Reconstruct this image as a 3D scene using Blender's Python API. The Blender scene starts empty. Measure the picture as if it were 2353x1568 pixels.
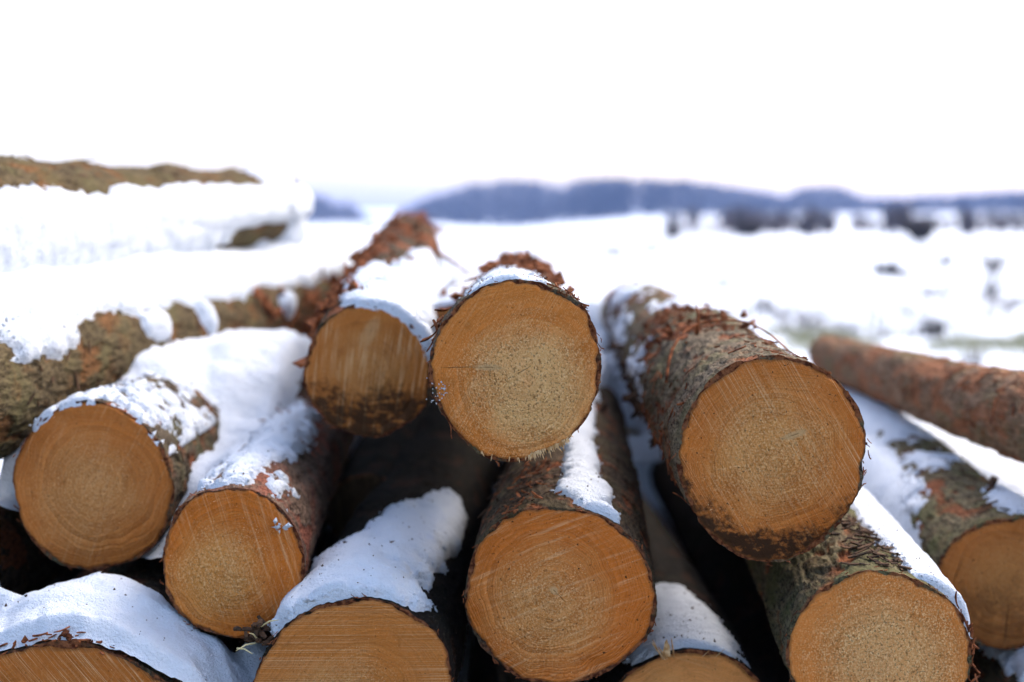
import bpy, math, random
import numpy as np
from mathutils import Matrix, Vector

random.seed(7)
RNG = np.random.default_rng(11)
sc = bpy.context.scene
COL = sc.collection
CAMZ = 1.0                      # eye height over the snow (a crouching photographer)
FPX, PX0, PY0 = 3268.0, 1176.5, 784.0
PITCH = math.atan((784 - 485) / FPX)


# ------------------------------------------------------------------ numbers
def at(px, py, d):
    """world point at horizontal distance d seen in direction (px, py)"""
    u, v = (px - PX0) / FPX, (PY0 - py) / FPX
    c, s = math.cos(PITCH), math.sin(PITCH)
    k = d / (c + v * s)
    return Vector((u * k, d, CAMZ + (v * c - s) * k))


_perm = np.random.default_rng(3).permutation(256)
_perm = np.concatenate([_perm, _perm, _perm])
_g = np.array([(1,1,0),(-1,1,0),(1,-1,0),(-1,-1,0),(1,0,1),(-1,0,1),(1,0,-1),(-1,0,-1),
               (0,1,1),(0,-1,1),(0,1,-1),(0,-1,-1),(1,1,0),(0,-1,1),(-1,1,0),(0,-1,-1)], float)


def noise3(p):
    p = np.asarray(p, float)
    i = np.floor(p).astype(int)
    f = p - i
    i &= 255
    w = f * f * f * (f * (f * 6 - 15) + 10)
    out = 0
    for dx in (0, 1):
        wx = w[..., 0] if dx else 1 - w[..., 0]
        for dy in (0, 1):
            wy = w[..., 1] if dy else 1 - w[..., 1]
            for dz in (0, 1):
                wz = w[..., 2] if dz else 1 - w[..., 2]
                h = _perm[_perm[_perm[(i[..., 0] + dx) & 255] + ((i[..., 1] + dy) & 255)] + ((i[..., 2] + dz) & 255)] & 15
                g = _g[h]
                dot = g[..., 0] * (f[..., 0] - dx) + g[..., 1] * (f[..., 1] - dy) + g[..., 2] * (f[..., 2] - dz)
                out = out + wx * wy * wz * dot
    return out


def fbm(p, o=4, gain=.5):
    p = np.asarray(p, float)
    a, s, t = 1., 0., 0.
    for k in range(o):
        s = s + a * noise3(p + k * 17.3)
        t += a
        a *= gain
        p = p * 2.03
    return s / t * 1.6


def sstep(a, b, x):
    t = np.clip((x - a) / (b - a), 0, 1)
    return t * t * (3 - 2 * t)


def P3(*a):
    a = np.broadcast_arrays(*a)
    return np.stack(a, -1)


# ------------------------------------------------------------------ mesh helpers
def mesh_obj(name, V, F, mat, parent=None, smooth=True, attrs=None):
    me = bpy.data.meshes.new(name)
    V = np.asarray(V, np.float32).reshape(-1, 3)
    if isinstance(F, np.ndarray):
        n, k = F.shape
        me.vertices.add(len(V)); me.vertices.foreach_set('co', V.ravel())
        me.loops.add(n * k); me.loops.foreach_set('vertex_index', F.astype(np.int32).ravel())
        me.polygons.add(n)
        me.polygons.foreach_set('loop_start', np.arange(0, n * k, k, dtype=np.int32))
        me.polygons.foreach_set('loop_total', np.full(n, k, np.int32))
        me.update(calc_edges=True)
    else:
        me.from_pydata([tuple(v) for v in V], [], F)
    me.polygons.foreach_set('use_smooth', np.full(len(me.polygons), smooth))
    for k, a in (attrs or {}).items():
        at_ = me.attributes.new(k, 'FLOAT', 'POINT')
        at_.data.foreach_set('value', np.asarray(a, np.float32).ravel())
    me.materials.append(mat)
    me.validate()
    o = bpy.data.objects.new(name, me)
    COL.objects.link(o)
    if parent is not None:
        o.parent = parent
    return o


def grid_faces(n, m, closed):
    i, j = np.meshgrid(np.arange(n - 1), np.arange(m if closed else m - 1), indexing='ij')
    j2 = (j + 1) % m
    a, b = i * m + j, i * m + j2
    c, d = (i + 1) * m + j2, (i + 1) * m + j
    return np.stack([a, b, c, d], -1).reshape(-1, 4)


class MB:
    """collects verts and faces of one mesh"""
    def __init__(s):
        s.v, s.f = [], []

    def tube(s, pts, radii, n=6, cap=True, flat=1.0):
        pts = [Vector(p) for p in pts]
        base = len(s.v)
        ref = Vector((.13, .21, 1)).normalized()
        for k, p in enumerate(pts):
            t = (pts[min(k + 1, len(pts) - 1)] - pts[max(k - 1, 0)]).normalized()
            a = t.cross(ref)
            if a.length < 1e-3:
                a = t.cross(Vector((1, 0, 0)))
            a.normalize()
            b = a.cross(t)
            for q in range(n):
                an = 2 * math.pi * q / n
                s.v.append(p + (a * math.cos(an) + b * math.sin(an) * flat) * radii[k])
        for k in range(len(pts) - 1):
            for q in range(n):
                q2 = (q + 1) % n
                s.f.append((base + k * n + q, base + k * n + q2, base + (k + 1) * n + q2, base + (k + 1) * n + q))
        if cap:
            s.f.append(tuple(base + q for q in range(n))[::-1])
            s.f.append(tuple(base + (len(pts) - 1) * n + q for q in range(n)))

    def ribbon(s, pts, width, nrm, th):
        """a strip of bark with thickness; width tapers at both ends"""
        base = len(s.v)
        L = len(pts)
        for k, p in enumerate(pts):
            t = (pts[min(k + 1, L - 1)] - pts[max(k - 1, 0)]).normalized()
            side = t.cross(nrm)
            if side.length < 1e-4:
                side = t.orthogonal()
            side.normalize()
            up = side.cross(t)
            w = width * (.35 + .65 * math.sin(math.pi * (k + .4) / (L - .2))) * random.uniform(.75, 1.2)
            for a, b in ((-w, 0), (w, 0), (w * .9, th), (-w * .9, th)):
                s.v.append(p + side * a * .5 + up * b)
        for k in range(L - 1):
            for q in range(4):
                q2 = (q + 1) % 4
                s.f.append((base + 4 * k + q, base + 4 * k + q2, base + 4 * k + 4 + q2, base + 4 * k + 4 + q))
        s.f.append((base + 3, base + 2, base + 1, base))
        e = base + 4 * (L - 1)
        s.f.append((e, e + 1, e + 2, e + 3))

    def chunk(s, p, r):
        """small irregular crumb"""
        base = len(s.v)
        for d in ((1,0,0),(-1,0,0),(0,1,0),(0,-1,0),(0,0,1),(0,0,-1)):
            s.v.append(Vector(p) + Vector(d) * r * random.uniform(.35, 1.4) + Vector((random.gauss(0,1),random.gauss(0,1),random.gauss(0,1))) * r * .3)
        for f in ((0,2,4),(2,1,4),(1,3,4),(3,0,4),(2,0,5),(1,2,5),(3,1,5),(0,3,5)):
            s.f.append(tuple(base + q for q in f))

    def build(s, name, mat, parent=None, smooth=False):
        return mesh_obj(name, [tuple(v) for v in s.v], s.f, mat, parent, smooth)


def tag(o, label=None, cat=None, group=None, kind=None):
    if label: o['label'] = label
    if cat: o['category'] = cat
    if group: o['group'] = group
    if kind: o['kind'] = kind
    return o


# ------------------------------------------------------------------ node helpers
class NT:
    def __init__(s, name):
        s.mat = bpy.data.materials.new(name)
        s.mat.use_nodes = True
        s.t = s.mat.node_tree
        s.bsdf = s.t.nodes['Principled BSDF']

    def put(s, sock, v):
        if isinstance(v, bpy.types.NodeSocket):
            s.t.links.new(v, sock)
        elif isinstance(v, (tuple, list)):
            sock.default_value = tuple(v) + ((1,) if len(v) == 3 and sock.type == 'RGBA' else ())
        else:
            sock.default_value = v

    def n(s, typ, **kw):
        nd = s.t.nodes.new(typ)
        ins = kw.pop('ins', {})
        for k, v in kw.items():
            setattr(nd, k, v)
        for k, v in ins.items():
            s.put(nd.inputs[k], v)
        return nd

    def m(s, op, a, b=0., c=0., clamp=False):
        nd = s.n('ShaderNodeMath', operation=op, use_clamp=clamp)
        for k, v in enumerate((a, b, c)):
            s.put(nd.inputs[k], v)
        return nd.outputs[0]

    def vm(s, op, a, b=(0, 0, 0)):
        nd = s.n('ShaderNodeVectorMath', operation=op)
        s.put(nd.inputs[0], a); s.put(nd.inputs[1], b)
        return nd.outputs['Value'] if op in ('LENGTH', 'DOT_PRODUCT', 'DISTANCE') else nd.outputs[0]

    def noise(s, vec, scale, detail=3, rough=.55, dist=0.):
        return s.n('ShaderNodeTexNoise', ins={'Vector': vec, 'Scale': scale, 'Detail': detail, 'Roughness': rough, 'Distortion': dist}).outputs['Fac']

    def ss(s, x, a, b, lo=0., hi=1.):
        nd = s.n('ShaderNodeMapRange', interpolation_type='SMOOTHSTEP')
        for k, v in enumerate((x, a, b, lo, hi)):
            s.put(nd.inputs[k], v)
        return nd.outputs[0]

    def mix(s, f, a, b, mode='MIX'):
        nd = s.n('ShaderNodeMix', data_type='RGBA', blend_type=mode)
        s.put(nd.inputs[0], f); s.put(nd.inputs[6], a); s.put(nd.inputs[7], b)
        return nd.outputs[2]

    def obj(s):
        return s.n('ShaderNodeTexCoord').outputs['Object']

    def scl(s, vec, sx, sy, sz):
        return s.vm('MULTIPLY', vec, (sx, sy, sz))

    def attr(s, name):
        return s.n('ShaderNodeAttribute', attribute_name=name).outputs['Fac']

    def bump(s, h, strength, dist):
        b = s.n('ShaderNodeBump', ins={'Height': h, 'Strength': strength, 'Distance': dist})
        s.t.links.new(b.outputs[0], s.bsdf.inputs['Normal'])


def bark_mat(name, light=(.135,.105,.072), dark=(.022,.015,.010), moss=.3, mosscol=(.115,.115,.045), red=(.27,.085,.035), redamt=.3, seed=0.):
    k = NT(name)
    v = k.vm('ADD', k.obj(), (seed, seed * .7, -seed))
    st = k.scl(v, 1, .35, 1)
    fine = k.noise(st, 230, 5, .65)
    med = k.noise(k.scl(v, 1, .5, 1), 55, 4, .6)
    big = k.noise(v, 9, 3)
    col = k.mix(k.ss(k.m('ADD', k.m('MULTIPLY', fine, .6), k.m('MULTIPLY', med, .4)), .36, .66), dark, light)
    col = k.mix(k.m('MULTIPLY', k.ss(k.m('ADD', k.m('MULTIPLY', big, .7), k.m('MULTIPLY', fine, .3)), .46, .62), moss), col, mosscol)
    peel = k.m('ADD', k.attr('peel'), k.m('MULTIPLY', k.ss(k.noise(v, 16, 4), .56, .64), redamt), clamp=True)
    redc = k.mix(k.ss(fine, .38, .62), tuple(c * .45 for c in red), red)
    col = k.mix(k.m('MULTIPLY', peel, .85), col, redc)
    # pale lichen / dry flecks
    col = k.mix(k.ss(k.noise(v, 320, 2), .67, .76, 0, .55), col, (.36, .32, .26))
    lipc = k.mix(k.ss(k.noise(v, 120, 4), .4, .62), (.075, .022, .010), (.26, .095, .04))
    lipc = k.mix(k.ss(k.noise(v, 26, 3), .5, .6), lipc, col)
    col = k.mix(k.attr('lip'), col, lipc)
    k.put(k.bsdf.inputs['Base Color'], col)
    k.put(k.bsdf.inputs['Roughness'], .95)
    k.put(k.bsdf.inputs['Specular IOR Level'], .05)
    k.bump(k.m('ADD', fine, k.m('MULTIPLY', med, 1.2)), .8, .006)
    return k.mat


def wood_mat(name, R, centre=(.52,.32,.15), outer=(.34,.145,.04), pith=(0, 0), ringsp=.0036, ringc=.35, saw=0., sawc=.3,
             chips=.5, chipc=(0, 0), chipr=.7, stain=0., stain_lo=-.55, stain_dx=0., stain_ring=False, cracks=(), eye=None, seed=0., dirt=.3):
    k = NT(name)
    centre = (min(.84, centre[0] * 1.32), centre[1] * .985, centre[2] * .70)
    outer = (outer[0] * 1.65, outer[1] * 1.33, outer[2] * 1.1)
    v = k.obj()
    sv = k.vm('ADD', v, (seed, 0, -seed * 1.3))
    p = k.vm('SUBTRACT', v, (pith[0], 0, pith[1]))
    p = k.scl(p, 1, 0, 1)
    w1 = k.noise(sv, 9, 2)
    rr = k.vm('LENGTH', p)
    warp = k.m('MULTIPLY_ADD', w1, .5, .75)
    r = k.m('MULTIPLY', rr, warp)
    rn = k.m('DIVIDE', rr, R)
    # growth rings of uneven width
    ph = k.m('ADD', k.m('DIVIDE', r, ringsp), k.m('MULTIPLY', k.noise(k.n('ShaderNodeCombineXYZ', ins={0: r}).outputs[0], 60, 2), 7))
    ph = k.m('ADD', ph, k.m('MULTIPLY', k.noise(sv, 70, 2), .8))
    saww = k.m('FRACT', ph)
    ring = k.m('POWER', saww, 3.)
    ring = k.m('MULTIPLY', ring, k.ss(k.noise(sv, 14, 2), .3, .65, .35, 1.15))
    band = k.noise(k.n('ShaderNodeCombineXYZ', ins={0: r}).outputs[0], 130, 2)
    # base colour: paler heart, orange sapwood
    gd = k.m('DIVIDE', k.vm('DISTANCE', k.scl(v, 1, 0, 1), (chipc[0] * 1.3, 0, chipc[1] * 1.3)), R)
    t = k.m('ADD', gd, k.m('MULTIPLY_ADD', k.noise(sv, 13, 5, .62), 1.0, -.5))
    col = k.mix(k.ss(t, .2, .92), centre, outer)
    # saw marks: long parallel scratches
    ca, sa = math.cos(saw), math.sin(saw)
    along = k.vm('DOT_PRODUCT', sv, (ca, 0, sa))
    across = k.vm('DOT_PRODUCT', sv, (-sa, 0, ca))
    bow = k.m('ADD', across, k.m('MULTIPLY', k.m('MULTIPLY', along, along), .35))
    sv2 = k.n('ShaderNodeCombineXYZ', ins={0: k.m('MULTIPLY', along, 10.), 1: k.m('MULTIPLY', bow, 170.)}).outputs[0]
    scr = k.noise(sv2, 1., 3, .6)
    smask = k.ss(k.noise(sv, 8, 2), .30, .52)
    scrm = k.m('MULTIPLY', k.ss(scr, .5, .72), smask)
    col = k.mix(k.m('MULTIPLY', scrm, sawc), col, (.86, .60, .32))
    col = k.mix(k.m('MULTIPLY', k.ss(scr, .48, .3), k.m('MULTIPLY', smask, sawc * .7)), col, tuple(c * .55 for c in outer))
    # radial rays
    ang = k.m('ARCTAN2', k.n('ShaderNodeSeparateXYZ', ins={0: p}).outputs[2], k.n('ShaderNodeSeparateXYZ', ins={0: p}).outputs[0])
    ray = k.noise(k.n('ShaderNodeCombineXYZ', ins={0: k.m('MULTIPLY', ang, 42.), 1: k.m('MULTIPLY', rr, 22.)}).outputs[0], 1., 3, .6)
    col = k.mix(k.ss(ray, .52, .75, 0, .14), col, (.70, .42, .19))
    col = k.mix(k.ss(ray, .46, .28, 0, .18), col, tuple(c * .5 for c in outer))
    # rings
    col = k.mix(k.m('MULTIPLY', ring, ringc), col, tuple(c * .42 for c in outer))
    col = k.mix(k.ss(band, .52, .70, 0, ringc * .8), col, tuple(c * .62 for c in outer))
    col = k.mix(k.ss(band, .46, .30, 0, ringc * .5), col, tuple(min(.8, c * 1.15) for c in centre))
    # blotches of resin and damp
    col = k.mix(k.ss(k.noise(sv, 26, 5, .65), .54, .70, 0, .45), col, tuple(c * .62 for c in outer))
    # torn fibres and clinging sawdust: pale flecks and dark pits
    cd = k.vm('DISTANCE', k.scl(v, 1, 0, 1), (chipc[0], 0, chipc[1]))
    cm = k.m('MULTIPLY', k.ss(k.m('ADD', k.m('DIVIDE', cd, R), k.m('MULTIPLY_ADD', k.noise(sv, 18, 3), .9, -.45)), chipr, chipr * .25), chips)
    fl = k.noise(k.scl(sv, 1, 1, .75), 400, 2, .6)
    fl2 = k.noise(k.vm('ADD', sv, (3, 1, 2)), 260, 3, .6)
    rowm = k.m('MULTIPLY_ADD', k.m('SINE', k.m('MULTIPLY', ph, 3.1416)), .22, .78)     # torn fibres follow the rings
    flm = k.m('MULTIPLY', k.m('MULTIPLY', k.ss(fl, .50, .62), k.m('MULTIPLY_ADD', cm, .88, .12 * chips)), rowm)
    fl3 = k.noise(k.n('ShaderNodeCombineXYZ', ins={0: k.m('MULTIPLY', along, 210.), 1: k.m('MULTIPLY', across, 640.)}).outputs[0], 1., 2, .6)
    flm = k.m('MAXIMUM', flm, k.m('MULTIPLY', k.ss(fl3, .60, .68), k.m('MULTIPLY_ADD', cm, .8, .15)))
    pit = k.m('MULTIPLY', k.ss(fl2, .46, .36), k.m('ADD', cm, .18))
    col = k.mix(flm, col, (.95, .61, .29))
    col = k.mix(k.m('MULTIPLY', pit, .6), col, (.17, .068, .018))
    # little dark specks
    col = k.mix(k.m('MULTIPLY', k.ss(k.noise(sv, 190, 2), .66, .72), dirt * 2.2, clamp=True), col, (.05, .024, .01))
    if eye:   # branch trace: pale lens with a dark slit
        ex, ez, ea, el, ew = eye
        q = k.vm('SUBTRACT', v, (ex, 0, ez))
        qa = k.vm('DOT_PRODUCT', q, (math.cos(ea) / el, 0, math.sin(ea) / el))
        qb = k.vm('DOT_PRODUCT', q, (-math.sin(ea) / ew, 0, math.cos(ea) / ew))
        qd = k.m('SQRT', k.m('ADD', k.m('MULTIPLY', qa, qa), k.m('MULTIPLY', qb, qb)))
        col = k.mix(k.ss(k.m('ADD', qd, k.m('MULTIPLY_ADD', k.noise(sv, 150, 3), .5, -.25)), 1.1, .5, 0, .75 if chips > .2 else .35), col, (.60, .38, .18))
        qd2 = k.m('SQRT', k.m('ADD', k.m('MULTIPLY', k.m('MULTIPLY', qa, qa), 1.6), k.m('MULTIPLY', k.m('MULTIPLY', qb, qb), 14)))
        col = k.mix(k.ss(k.m('ADD', qd2, k.noise(sv, 200, 2)), 1.1, .8, 0, .7 if chips > .2 else .15), col, (.16, .07, .025))
    for (ex, ez, ea, el, ew) in cracks:
        q = k.vm('SUBTRACT', v, (ex, 0, ez))
        qa = k.vm('DOT_PRODUCT', q, (math.cos(ea) / el, 0, math.sin(ea) / el))
        qb = k.m('ADD', k.vm('DOT_PRODUCT', q, (-math.sin(ea) / ew, 0, math.cos(ea) / ew)), k.m('MULTIPLY_ADD', k.noise(sv, 70, 3), 3., -1.5))
        qd = k.m('ADD', k.m('MULTIPLY', qa, qa), k.m('MULTIPLY', qb, qb))
        col = k.mix(k.ss(qd, 1., .4, 0, .8), col, (.07, .03, .012))
    sx = k.n('ShaderNodeSeparateXYZ', ins={0: v})
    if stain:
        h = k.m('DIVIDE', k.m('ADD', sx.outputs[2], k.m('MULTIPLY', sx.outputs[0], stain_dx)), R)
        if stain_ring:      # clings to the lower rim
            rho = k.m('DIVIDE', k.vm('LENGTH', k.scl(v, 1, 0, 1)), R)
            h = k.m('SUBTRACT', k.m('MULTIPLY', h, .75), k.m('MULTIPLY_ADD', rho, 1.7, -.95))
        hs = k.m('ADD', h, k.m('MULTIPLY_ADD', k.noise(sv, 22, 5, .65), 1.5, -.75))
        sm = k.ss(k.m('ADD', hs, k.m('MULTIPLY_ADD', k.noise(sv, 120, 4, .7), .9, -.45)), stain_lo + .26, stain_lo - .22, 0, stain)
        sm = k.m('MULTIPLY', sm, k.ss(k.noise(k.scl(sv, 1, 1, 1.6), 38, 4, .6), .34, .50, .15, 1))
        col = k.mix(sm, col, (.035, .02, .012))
    # weathered grey-brown edge of the cut
    edge = k.ss(k.m('ADD', k.attr('edge'), k.m('MULTIPLY_ADD', k.noise(sv, 40, 3), .06, -.03)), .965, 1.0)
    col = k.mix(k.m('MULTIPLY', edge, .6), col, (.17, .07, .025))
    k.put(k.bsdf.inputs['Base Color'], col)
    k.put(k.bsdf.inputs['Roughness'], .85)
    k.put(k.bsdf.inputs['Specular IOR Level'], .03)
    hgt = k.m('ADD', k.m('MULTIPLY', fl, k.m('MULTIPLY_ADD', cm, 1.6, .25)), k.m('MULTIPLY', ring, -.5))
    hgt = k.m('ADD', hgt, k.m('MULTIPLY', scr, sawc * 1.3))
    hgt = k.m('ADD', hgt, k.m('MULTIPLY', fl2, k.m('MULTIPLY_ADD', cm, 1.5, .3)))
    k.bump(hgt, .85, .0034)
    return k.mat


def snow_mat(name, tint=(.74, .78, .85), grain=1.):
    k = NT(name)
    v = k.n('ShaderNodeNewGeometry').outputs['Position']
    f = k.noise(v, 260, 4, .65)
    g = k.noise(v, 40, 3)
    col = k.mix(k.ss(f, .3, .7), tuple(c * .93 for c in tint), tint)
    k.put(k.bsdf.inputs['Base Color'], col)
    k.put(k.bsdf.inputs['Roughness'], .7)
    k.put(k.bsdf.inputs['Specular IOR Level'], .1)
    k.bump(k.m('ADD', f, k.m('MULTIPLY', g, 1.2)), min(1., .9 * grain), .008)
    return k.mat


def plain_mat(name, a, b, scale=60, rough=.9):
    k = NT(name)
    v = k.obj()
    k.put(k.bsdf.inputs['Base Color'], k.mix(k.ss(k.noise(v, scale, 4), .35, .65), a, b))
    k.put(k.bsdf.inputs['Roughness'], rough)
    k.put(k.bsdf.inputs['Specular IOR Level'], .05)
    return k.mat


SNOW = snow_mat('snow_fresh')
FIELD = snow_mat('snow_field', tint=(.68, .72, .79), grain=.6)
SHRED = plain_mat('peeled_bark', (.07, .024, .012), (.30, .10, .04), 70)
DARKSHRED = plain_mat('dark_bark_scraps', (.03, .02, .014), (.11, .06, .035), 70)
PALE = plain_mat('torn_fibres', (.42, .22, .08), (.72, .50, .27), 120)
CHIP = plain_mat('sawdust', (.62, .32, .11), (.95, .62, .30), 300)
TWIG = plain_mat('bare_twigs', (.03, .026, .024), (.07, .055, .045), 8)
SHRUB = plain_mat('shrub_twigs', (.05, .045, .05), (.13, .11, .12), 3)
STRAW = plain_mat('dry_straw', (.50, .40, .2), (.66, .56, .3), 30)


# ------------------------------------------------------------------ logs
class Log:
    pass


LOGS = {}


def make_log(key, label, front, rx, ry, back, r1, bark, wood, rough=1., peel=.1, tb=.006, fringe=40, rag=.004,
             segs=256, knots=(), sawdust=0, dist=None, fine=1., group='felled logs stacked in the snowy pile'):
    """front = (px, py, depth) of the cut face, rx/ry its half sizes in the same units, back = world x, depth, z below the eye"""
    px, py, d = front
    c0 = at(px, py, d)
    c1 = Vector((back[0], back[1], CAMZ + back[2]))
    ax = c1 - c0
    L = ax.length
    Y = ax.normalized()
    X = Y.cross(Vector((0, 0, 1))).normalized()
    Z = X.cross(Y)
    M = Matrix((X, Y, Z)).transposed().to_4x4()
    M.translation = c0
    root = bpy.data.objects.new('log', None)
    root.empty_display_size = .1
    COL.objects.link(root)
    root.matrix_world = M
    tag(root, label, 'log', group)
    g = Log()
    g.root, g.L, g.M, g.key = root, L, M, key
    g.rx, g.ry, g.r1 = rx / FPX * d, ry / FPX * d, r1
    g.seed = (sum(map(ord, key)) * 1.37) % 40
    sd = g.seed
    ph = [random.uniform(0, 6.28) for _ in range(6)]
    r0 = (g.rx + g.ry) / 2
    g.r0 = r0
    bend = [random.uniform(-.012, .012) for _ in range(2)]

    def shape(th, y):
        """smooth radius without bark relief"""
        f = np.clip(y / L, 0, 1)
        e = 1 / np.sqrt((np.cos(th) / (g.rx / r0)) ** 2 + (np.sin(th) / (g.ry / r0)) ** 2)
        e = e * (1 + .014 * np.cos(2 * th + ph[0]) + .014 * np.cos(3 * th + ph[1]) + .009 * np.cos(5 * th + ph[2]) + .006 * np.cos(7 * th + ph[3]))
        r = (r0 + (r1 - r0) * f) * e
        lo = fbm(P3(np.cos(th) * 1.2 + sd, y * 3.2, np.sin(th) * 1.2), 3)
        r = r * (1 + .05 * lo * np.clip(y / .15, .45, 1))
        for (kt, ky, ks, kh) in knots:
            dd = ((th - math.radians(kt) + math.pi) % (2 * math.pi) - math.pi) * r0
            r = r + kh * np.exp(-((dd) ** 2 + (y - ky) ** 2 * .6) / ks ** 2)
        return r + tb

    def axis(y):
        f = np.clip(y / L, 0, 1)
        return bend[0] * np.sin(f * 3.14), bend[1] * np.sin(f * 3.14)

    g.shape, g.axis = shape, axis
    # --- bark tube
    ys, s = [0.], 0.
    while s < L:
        s += .0028 + .012 * s
        ys.append(min(s, L))
    ys = np.array(ys)
    th = np.linspace(0, 2 * np.pi, segs, endpoint=False)
    YY, TH = np.meshgrid(ys, th, indexing='ij')
    R = shape(TH, YY)
    q = P3(np.cos(TH) * r0 + sd, YY, np.sin(TH) * r0)
    a = fbm(q * np.array([52, 11, 52]), 4)
    ridge = 1 - np.abs(a) * 2
    pl = fbm(q * np.array([17, 7, 17]) + 5, 4)
    plate = sstep(-.02, .05, pl - .22 + peel * .6)          # where a scale has come off
    hi = fbm(q * np.array([130, 60, 130]), 2)
    disp = rough * (.0024 * ridge - .0016 + .0012 * hi - .0030 * plate * (peel > 0))
    pk = sstep(.2, .9, plate) * (peel > 0) * sstep(-.3, .35, fbm(q * 9 + 9, 2) + peel - .1)
    R = R + disp * (.45 + .55 * sstep(0., .05, YY))
    R = R - .0035 * np.exp(-YY / .012) * sstep(-.1, .5, fbm(P3(np.cos(TH) * 2.3 + sd + 7, YY * 0, np.sin(TH) * 2.3), 3))
    ox, oz = axis(YY)
    jag = fbm(P3(np.cos(th) * r0 * 60 + sd, 0 * th, np.sin(th) * r0 * 60), 3)
    yj = rag * (jag + .35) + .0012
    fade = np.exp(-YY / .03)
    YV = YY + yj[None, :] * fade
    V = P3(ox + R * np.cos(TH), YV, oz + R * np.sin(TH))
    # lip towards the wood
    tbn = tb * np.clip(.8 + 1.5 * fbm(P3(np.cos(th) * 2.6 + sd, 0 * th, np.sin(th) * 2.6), 5, .6), .1, 2.1)
    Rw = np.minimum(shape(th, 0 * th) - tbn, R[0] - .0008)
    g.Rw = Rw
    lip0 = P3(np.cos(th) * (Rw - .002), 0 * th + .004, np.sin(th) * (Rw - .002))
    lip1 = P3(np.cos(th) * (Rw + .0003), yj * .7, np.sin(th) * (Rw + .0003))
    lip2 = P3(np.cos(th) * (R[0] - .0006), yj, np.sin(th) * (R[0] - .0006))
    lip2b = P3(np.cos(th) * (R[0] * .5 + Rw * .5), yj + .0008 * hi[3], np.sin(th) * (R[0] * .5 + Rw * .5))
    end = V[-1:].copy()
    endc = P3(ox[-1] * np.ones(segs), np.full(segs, L), oz[-1] * np.ones(segs))[None]
    V = np.concatenate([lip0[None], lip1[None], lip2b[None], lip2[None], V, end, endc])
    lip = np.zeros(V.shape[:2]); lip[:4] = 1; lip[4] = .75; lip[5] = .3
    pe = np.concatenate([np.zeros((4, segs)), pk, pk[-1:], pk[-1:]])
    F = grid_faces(V.shape[0], segs, True)
    mesh_obj('bark', V, F[:, ::-1].copy(), bark, root, attrs={'lip': lip, 'peel': pe})
    # --- cut face
    nr = 64
    rr = np.linspace(0, 1, nr) ** .8
    RR, T2 = np.meshgrid(rr, th, indexing='ij')
    rad = RR * Rw[None, :]
    x, z = rad * np.cos(T2), rad * np.sin(T2)
    yy = .0011 * fbm(P3(x * 40 + sd, z * 40, x * 0), 3) + .0004 * fbm(P3(x * 300, z * 300 + sd, x * 0), 2) + .0025 * sstep(.97, 1., RR) - .0004
    nf = nr
    Vf = P3(x, yy, z)
    mesh_obj('cut_face', Vf, grid_faces(nf, segs, True)[:, ::-1].copy(), wood, root, attrs={'edge': RR})
    # --- ragged scraps round the cut
    if fringe:
        b = MB()
        for _ in range(int(fringe * .45)):
            t = random.uniform(0, 6.283)
            if fringe > 60 and random.random() < .5:
                t = random.uniform(-.2, 2.0)
            rr_ = float(np.interp(t % 6.283, th, Rw)) + random.uniform(.001, tb)
            p = Vector((math.cos(t) * rr_, random.uniform(-.001, .006), math.sin(t) * rr_))
            tang = Vector((-math.sin(t), 0, math.cos(t))) * random.choice((-1, 1))
            out = Vector((math.cos(t), 0, math.sin(t)))
            ln = random.uniform(.003, .010) * (1 if random.random() < .85 else 2)
            dr = (tang * random.uniform(.5, 1) + out * random.uniform(-.1, .25) + Vector((0, -random.uniform(0, .5), 0))).normalized()
            pts = [p + dr * ln * u + out * (u * u * ln * random.uniform(-.1, .5)) for u in (0, .35, .7, 1)]
            b.ribbon(pts, random.uniform(.0012, .004), out, .0009)
        b.build('bark_scraps', SHRED, root)['kind'] = 'stuff'
    if sawdust:
        b = MB()
        for _ in range(sawdust):
            u = abs(random.gauss(0, .42))
            if u > .95: continue
            t = random.uniform(0, 6.283)
            cx, cz = dist or (0, 0)
            x, z = cx + u * r0 * math.cos(t), cz + u * r0 * math.sin(t)
            if math.hypot(x, z) > r0 * .93: continue
            ln = random.uniform(.0009, .0026) * (2 if random.random() < .06 else 1)
            a2 = random.gauss(1.0, .7)
            dr = Vector((math.cos(a2), -random.uniform(.1, .9), math.sin(a2))).normalized()
            p = Vector((x, .0004, z))
            b.ribbon([p - dr * ln * .3, p + dr * ln * .4, p + dr * ln], random.uniform(.0006, .0013), Vector((math.sin(a2), .4, -math.cos(a2))), .0004)
        o = b.build('sawdust', CHIP, root)
        o['kind'] = 'stuff'
    LOGS[key] = g
    return g


def surf(g, thdeg, y, lift=0.):
    """point on the smooth bark surface in the log's own space, with its outward direction"""
    t = math.radians(thdeg)
    r = float(g.shape(np.array(t), np.array(y))) + lift
    ox, oz = g.axis(np.array(y))
    return Vector((float(ox) + r * math.cos(t), y, float(oz) + r * math.sin(t))), Vector((math.cos(t), 0, math.sin(t)))


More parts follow.
